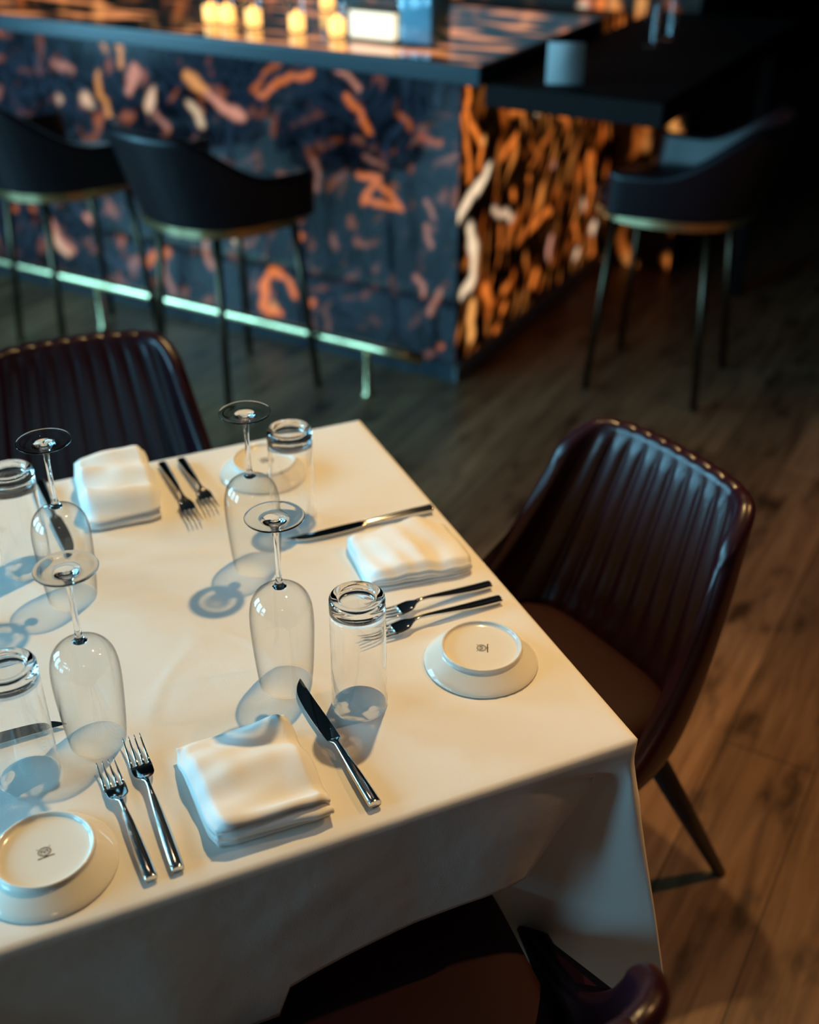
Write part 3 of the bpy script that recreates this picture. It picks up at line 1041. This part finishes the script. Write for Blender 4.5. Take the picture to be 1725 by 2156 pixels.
def make_tumbler(label):
    t = thing('tumbler', label, 'water glass', group='upturned water tumblers on the table')
    inner = [(0.0, 0.1445), (0.010, 0.1444), (0.020, 0.1438), (0.0270, 0.1420), (0.0306, 0.1380), (0.0316, 0.130), (0.0318, 0.12), (0.0321, 0.09), (0.0324, 0.05), (0.0327, 0.02), (0.0329, 0.004)]
    lip = [(0.0331, 0.0012), (0.0336, 0.0006), (0.0341, 0.0012)]
    outer = [(0.0342, 0.004), (0.0340, 0.02), (0.0338, 0.05), (0.0335, 0.09), (0.0332, 0.12), (0.0331, 0.14), (0.0330, 0.155), (0.0322, 0.1592), (0.0300, 0.1612), (0.0265, 0.1614), (0.0232, 0.1602), (0.0212, 0.1580), (0.0185, 0.1568), (0.010, 0.1564), (0.0, 0.1563)]
    ctrl = [Vector((a_, b_, 0)) for a_, b_ in inner + lip + outer]
    bm = bmesh.new(); lathe(bm, [(max(0, p.x), p.y) for p in catmull(ctrl, 150)], 96)
    obj('glass_body', bm, M_CLEAR, t)
    return t


# solid glass
M_CLEAR = bpy.data.materials.new('clear_solid_glass')
M_CLEAR.use_nodes = True
nt = M_CLEAR.node_tree
nt.nodes.remove(nt.nodes['Principled BSDF'])
gb = node(nt, 'ShaderNodeBsdfGlass'); gb.inputs['Roughness'].default_value = 0.0; gb.inputs['IOR'].default_value = 1.48
tb_ = node(nt, 'ShaderNodeBsdfTransparent'); tb_.inputs[0].default_value = (0.97, 0.98, 0.98, 1)
nt.nodes.remove(tb_)
nt.links.new(gb.outputs[0], nt.nodes['Material Output'].inputs[0])

WG = [((-0.305, 0.530), 'upturned wine glass at the back, beside the far tumbler near the forks'),
      ((-0.350, 0.266), 'upturned wine glass standing between the near knife and the near tumbler'),
      ((-0.563, 0.557), 'upturned wine glass farthest to the left, in front of the far napkin'),
      ((-0.586, 0.257), 'upturned wine glass at the left front, behind the two near forks')]
w0 = None
for i, ((x, y), lb) in enumerate(WG):
    if w0 is None:
        w0 = make_wineglass(lb); w0.location = TL(x, y, TZ + 0.0015)
    else:
        dup(w0, TL(x, y, TZ + 0.0015), 0.3 * i, lb)
TGs = [((-0.280, 0.192), 'upturned water tumbler beside the upside-down plate and the spare forks'),
       ((-0.219, 0.615), 'upturned water tumbler at the back, in front of the far plate'),
       ((-0.609, 0.655), 'upturned water tumbler at the left edge, against the dark far chair'),
       ((-0.668, 0.228), 'upturned water tumbler at the left edge, over the knife blade')]
t0 = None
for i, ((x, y), lb) in enumerate(TGs):
    if t0 is None:
        t0 = make_tumbler(lb); t0.location = TL(x, y, TZ + 0.0015)
    else:
        dup(t0, TL(x, y, TZ + 0.0015), 0.5 * i, lb)


# ------------------------------------------------------------------ plates, upside down
def make_plate(label):
    t = thing('bread_plate', label, 'plate', group='small white plates turned upside down')
    prof = [(0.0, 0.0175), (0.030, 0.0172), (0.046, 0.0160), (0.060, 0.0085), (0.0715, 0.0005), (0.0728, 0.0006), (0.0732, 0.0020),
            (0.0700, 0.0060), (0.0630, 0.0120), (0.0560, 0.0178), (0.0528, 0.0208), (0.0520, 0.0235), (0.0516, 0.0258), (0.0503, 0.0266), (0.0490, 0.0258),
            (0.0480, 0.0232), (0.0455, 0.0214), (0.040, 0.0209), (0.020, 0.0207), (0.0, 0.0207)]
    bm = bmesh.new(); lathe(bm, [(p.x, p.y) for p in catmull([Vector((a, b_, 0)) for a, b_ in prof], 110)], 110); obj('dish', bm, M_CHINA, t)
    # maker's mark: double ring with an angular monogram and a stroke of script
    bm = bmesh.new()
    z = 0.02095

    def stroke(pts, wd):
        for a, b_ in zip(pts[:-1], pts[1:]):
            a = Vector((*a, z)); b_ = Vector((*b_, z))
            d = (b_ - a); nrm_ = Vector((-d.y, d.x, 0)).normalized() * wd / 2
            bm.faces.new([bm.verts.new(p) for p in (a - nrm_, b_ - nrm_, b_ + nrm_, a + nrm_)])
    for rr_, wd in ((0.0058, 0.0007), (0.0046, 0.0004)):
        stroke([(rr_ * 1.12 * math.cos(q), rr_ * math.sin(q)) for q in [i * 2 * math.pi / 28 for i in range(29)]], wd)
    stroke([(-0.0032, -0.002), (-0.0032, 0.0022), (0.0, -0.0008), (0.0032, 0.0022), (0.0032, -0.002)], 0.0008)
    stroke([(-0.0018, 0.0026), (0.0018, 0.0026)], 0.0006)
    stroke([(-0.0016, -0.0024), (0.0, -0.0008), (0.0016, -0.0024)], 0.0006)
    stroke([(-0.0085, -0.0080), (-0.002, -0.0076), (0.004, -0.0074), (0.0085, -0.0078)], 0.0013)
    stroke([(-0.0015, -0.0088), (0.0005, -0.0064), (0.0020, -0.0090)], 0.0008)
    stroke([(0.0055, 0.0050), (0.0072, 0.0062)], 0.0007)
    stroke([(-0.0058, 0.0048), (-0.0070, 0.0060)], 0.0007)
    mk = obj('maker_mark', bm, M_MARK, t, smooth=False); mk['label'] = 'small dark printed crest and script'
    return t


pl0 = make_plate('upside-down white plate beside the chair on the right')
pl0.location = TL(-0.108, 0.204, TZ + 0.001); pl0.rotation_euler = (0, 0, PHI + R(62))
dup(pl0, TL(-0.671, 0.088, TZ + 0.001), PHI + R(4), 'upside-down white plate at the left bottom, beside the near forks')
dup(pl0, TL(-0.213, 0.780, TZ + 0.001), PHI + R(180), 'upside-down white plate at the back, behind a glass and tumbler')


# ------------------------------------------------------------------ cutlery: local +Y from handle end to tip
def strip(bm, secs):
    "loft rounded sections: (y, halfwidth, zmid, halfthick, xoff)"
    rings = []
    n = 12
    for s in secs:
        y, hw, zc, ht = s[:4]
        xo = s[4] if len(s) > 4 else 0
        rings.append([bm.verts.new((xo + hw * math.copysign(abs(math.cos(a)) ** .7, math.cos(a)), y, zc + ht * math.copysign(abs(math.sin(a)) ** .8, math.sin(a)))) for a in [2 * math.pi * (i + .5) / n for i in range(n)]])
    for a, b_ in zip(rings[:-1], rings[1:]):
        for i in range(n):
            j = (i + 1) % n
            bm.faces.new((a[i], a[j], b_[j], b_[i]))
    bm.faces.new(list(reversed(rings[0]))); bm.faces.new(rings[-1])


def make_fork(label, L=0.21):
    t = thing('fork', label, 'fork', group='steel forks on the tablecloth')
    k = L / 0.21
    bm = bmesh.new()
    ctrl = [(0.0, .0058, .0048, .0036), (0.002, .0072, .0050, .0045), (0.03, .0072, .0060, .0042), (0.06, .0062, .0085, .0034), (0.09, .0046, .0115, .0026), (0.112, .0030, .0135, .0022),
            (0.126, .0030, .0135, .0020), (0.134, .0052, .0118, .0016), (0.140, .0095, .0098, .0013), (0.146, .0118, .0082, .0012), (0.157, .0125, .0062, .0012), (0.162, .0125, .0060, .0011)]
    pts = catmull([Vector((a, b_, c)) for a, b_, c, d in ctrl], 60)
    th_ = np.interp(np.linspace(0, len(ctrl) - 1, 60), range(len(ctrl)), [c[3] for c in ctrl])
    strip(bm, [(p.x * k, p.y, p.z, h) for p, h in zip(pts, th_)])
    bmesh.ops.recalc_face_normals(bm, faces=bm.faces)
    obj('handle', bm, M_STEEL, t, autosmooth=R(50))
    for x in (-0.0104, -0.0035, 0.0035, 0.0104):
        bm = bmesh.new()
        strip(bm, [(0.160 * k, 0.0023, .0060, .0011, x), (0.175 * k, 0.0015, .0058, .0011, x * .99), (0.190 * k, 0.0012, .0075, .0010, x * .97), (0.204 * k, 0.0009, .0105, .0008, x * .95), (0.2095 * k, 0.0004, .0120, .0005, x * .95)])
        bmesh.ops.recalc_face_normals(bm, faces=bm.faces)
        obj('tine', bm, M_STEEL, t)
    return t


def make_knife(label):
    t = thing('table_knife', label, 'knife', group='steel table knives on the tablecloth')
    bm = bmesh.new()
    ctrl = [(0.0, .0064, .0060, .0048), (0.002, .0078, .0062, .0056), (0.03, .0074, .0062, .0054), (0.06, .0062, .0060, .0048), (0.09, .0048, .0056, .0040), (0.106, .0042, .0054, .0034), (0.112, .0066, .0053, .0026), (0.115, .0085, .0052, .0018)]
    pts = catmull([Vector((a, b_, c)) for a, b_, c, d in ctrl], 44)
    th_ = np.interp(np.linspace(0, len(ctrl) - 1, 44), range(len(ctrl)), [c[3] for c in ctrl])
    strip(bm, [(p.x, p.y, p.z, h) for p, h in zip(pts, th_)])
    bmesh.ops.recalc_face_normals(bm, faces=bm.faces)
    obj('handle', bm, M_STEEL, t, autosmooth=R(50))
    bm = bmesh.new()
    spine, edge = [], []
    N = 40
    vs = []
    for i in range(N + 1):
        f = i / N
        y = 0.115 + 0.119 * f
        # spine (left side) curves to the tip on the right; cutting edge bows outwards
        xl = -0.0085 - 0.0030 * math.sin(min(1, f * 1.05) * math.pi) + 0.0135 * max(0, (f - 0.62) / 0.38) ** 3.2
        xr = 0.0085 - 0.0030 * sm(0.0, 0.9, f)
        zz = 0.0052
        vs.append([bm.verts.new((xl, y, zz - .0008)), bm.verts.new((xl, y, zz + .0008)), bm.verts.new(((xl + xr) / 2, y, zz + .0009)), bm.verts.new((xr, y, zz + .0001)), bm.verts.new((xr, y, zz - .0001)), bm.verts.new(((xl + xr) / 2, y, zz - .0009))])
    for a, b_ in zip(vs[:-1], vs[1:]):
        for i in range(6):
            j = (i + 1) % 6
            bm.faces.new((a[i], a[j], b_[j], b_[i]))
    bm.faces.new(vs[0]); bm.faces.new(vs[-1])
    bmesh.ops.recalc_face_normals(bm, faces=bm.faces)
    obj('blade', bm, M_BLADE, t, autosmooth=R(25))
    return t


def lay(o_or_none, maker, a, b_, label, **kw):
    "place from handle end a to tip b (table local)"
    A, B_ = TL(*a), TL(*b_)
    ang = math.atan2(B_.y - A.y, B_.x - A.x) - math.pi / 2
    if o_or_none is None:
        o = maker(label, **kw)
        o.location = (A.x, A.y, TZ + 0.0015); o.rotation_euler = (0, 0, ang)
        return o
    return dup(o_or_none, (A.x, A.y, TZ + 0.0015), ang, label)


fk = lay(None, make_fork, (-0.549, 0.024), (-0.551, 0.236), 'larger fork beside the near napkin')
lay(fk, None, (-0.363, 0.866), (-0.359, 0.654), 'fork beside the far napkin, the left one of the far pair')
lay(fk, None, (-0.027, 0.307), (-0.235, 0.300), 'fork lying closest to the right upside-down plate')
f2 = lay(None, make_fork, (-0.577, 0.023), (-0.587, 0.205), 'shorter fork beside the left upside-down plate', L=0.183)
lay(f2, None, (-0.331, 0.866), (-0.325, 0.676), 'fork next to the far wine glass, the right one of the far pair')
lay(f2, None, (-0.024, 0.343), (-0.207, 0.336), 'fork lying next to the right napkin')
lay(f2, None, (-0.845, 0.548), (-0.661, 0.543), 'fork at the left edge with only its tines in view')
kn_ = lay(None, make_knife, (-0.329, 0.024), (-0.339, 0.254), 'table knife standing out in the foreground beside the near napkin')
lay(kn_, None, (-0.015, 0.558), (-0.247, 0.564), 'table knife lying behind the right napkin')
lay(kn_, None, (-0.556, 0.880), (-0.549, 0.652), 'table knife at the back left, beside the far napkin')
lay(kn_, None, (-0.850, 0.300), (-0.618, 0.297), 'table knife at the left edge, seen through the near left tumbler')


# ------------------------------------------------------------------ napkins: one sheet folded back and forth
def make_napkin(label, c, w_, d_, rz, layers, gap, seed, skew=0.0, wave=(3, 0.004), flip=0):
    t = None
    bm = bmesh.new()
    path = []
    hd = d_ / 2
    for k in range(layers):
        z = 0.0015 + gap * k
        a, b_ = (-hd, hd) if k % 2 == 0 else (hd, -hd)
        ins = 0.0035 * ((k * 7) % 3) * 0.5
        for i in range(26):
            f = i / 25
            path.append((a * (1 - ins * 4) * (1 - f) + b_ * (1 - ins * 4) * f, z, k))
        if k < layers - 1:
            s = 1 if b_ > 0 else -1
            for q in (30, 60, 90, 120, 150):
                rr = gap / 2
                path.append((b_ * (1 - ins * 4) + s * rr * 1.3 * math.sin(R(q)), z + rr - rr * math.cos(R(q)), k + .5))
    NX = 44
    top_z = gap * (layers - 1)
    rows = []
    for i in range(NX + 1):
        u = i / NX
        x0 = (u - .5) * w_
        row = []
        for (y, z, k) in path:
            h = (z / top_z) if top_z else 1
            n1 = noise.noise(Vector((x0 * 7 + seed + y * 9, y * 34 - x0 * 8, seed)))
            n2 = noise.noise(Vector((x0 * 30 + seed, y * 30 + 4, seed * 2 + k * .4)))
            zz = z + h * (wave[1] * math.sin(wave[0] * math.pi * (y / d_ + 0.5) + 1.5 * u + seed) * (0.6 + 0.8 * u) + 0.0085 * n1 + 0.0020 * n2)
            edge = sm(0.5, 0.40, abs(u - .5)) * sm(0.52, 0.44, abs(y) / d_)
            zz = zz * (1 - 0.25 * (1 - edge) * h)
            # puff in the middle
            zz += h * 0.004 * edge
            xx = x0 * (1 - 0.07 * sm(0.36, 0.52, abs(y) / d_)) * (1 + 0.045 * noise.noise(Vector((seed + 3, y * 12, k * 0.8)))) + skew * (y / d_)
            yy = y * (1 - 0.05 * sm(0.34, 0.5, abs(u - .5))) + 0.005 * noise.noise(Vector((x0 * 10, seed, k * 1.3)))
            row.append(bm.verts.new((xx, yy, max(0.0012, zz))))
        rows.append(row)
    for a, b_ in zip(rows[:-1], rows[1:]):
        for i in range(len(path) - 1):
            bm.faces.new((a[i], b_[i], b_[i + 1], a[i + 1]))
    bmesh.ops.recalc_face_normals(bm, faces=bm.faces)
    o = obj('napkin', bm, M_NAPKIN)
    md_ = o.modifiers.new('cloth', 'SOLIDIFY'); md_.thickness = min(0.0030, gap * 0.45); md_.offset = 0
    o.location = TL(c[0], c[1], TZ + 0.0012)
    o.rotation_euler = (0, 0, rz)
    tag(o, label, 'napkin', 'folded white napkins')
    return o


make_napkin('folded white napkin in the foreground, between the two near forks and the knife', (-0.442, 0.108), 0.136, 0.152, PHI + R(-3), 4, 0.0082, 1.3, skew=-0.012, wave=(3.4, 0.0075))
make_napkin('folded white napkin by the right table edge, between knife and forks', (-0.100, 0.452), 0.125, 0.150, PHI + R(90 - 4), 4, 0.0072, 4.1, skew=0.006, wave=(2.2, 0.0045))
make_napkin('folded white napkin at the far side, left of the far forks', (-0.450, 0.800), 0.118, 0.170, PHI + R(176), 4, 0.0098, 7.7, skew=0.0, wave=(4.4, 0.0105))

# refractive caustics of the solid glass on the cloth
KEY.data.cycles.is_caustics_light = True
cl.cycles.is_caustics_receiver = True
for o in COL.objects:
    if o.name.startswith(('stem_and_foot', 'glass_body')):
        o.cycles.is_caustics_caster = True
    if o.name.startswith('napkin'):
        o.cycles.is_caustics_receiver = True
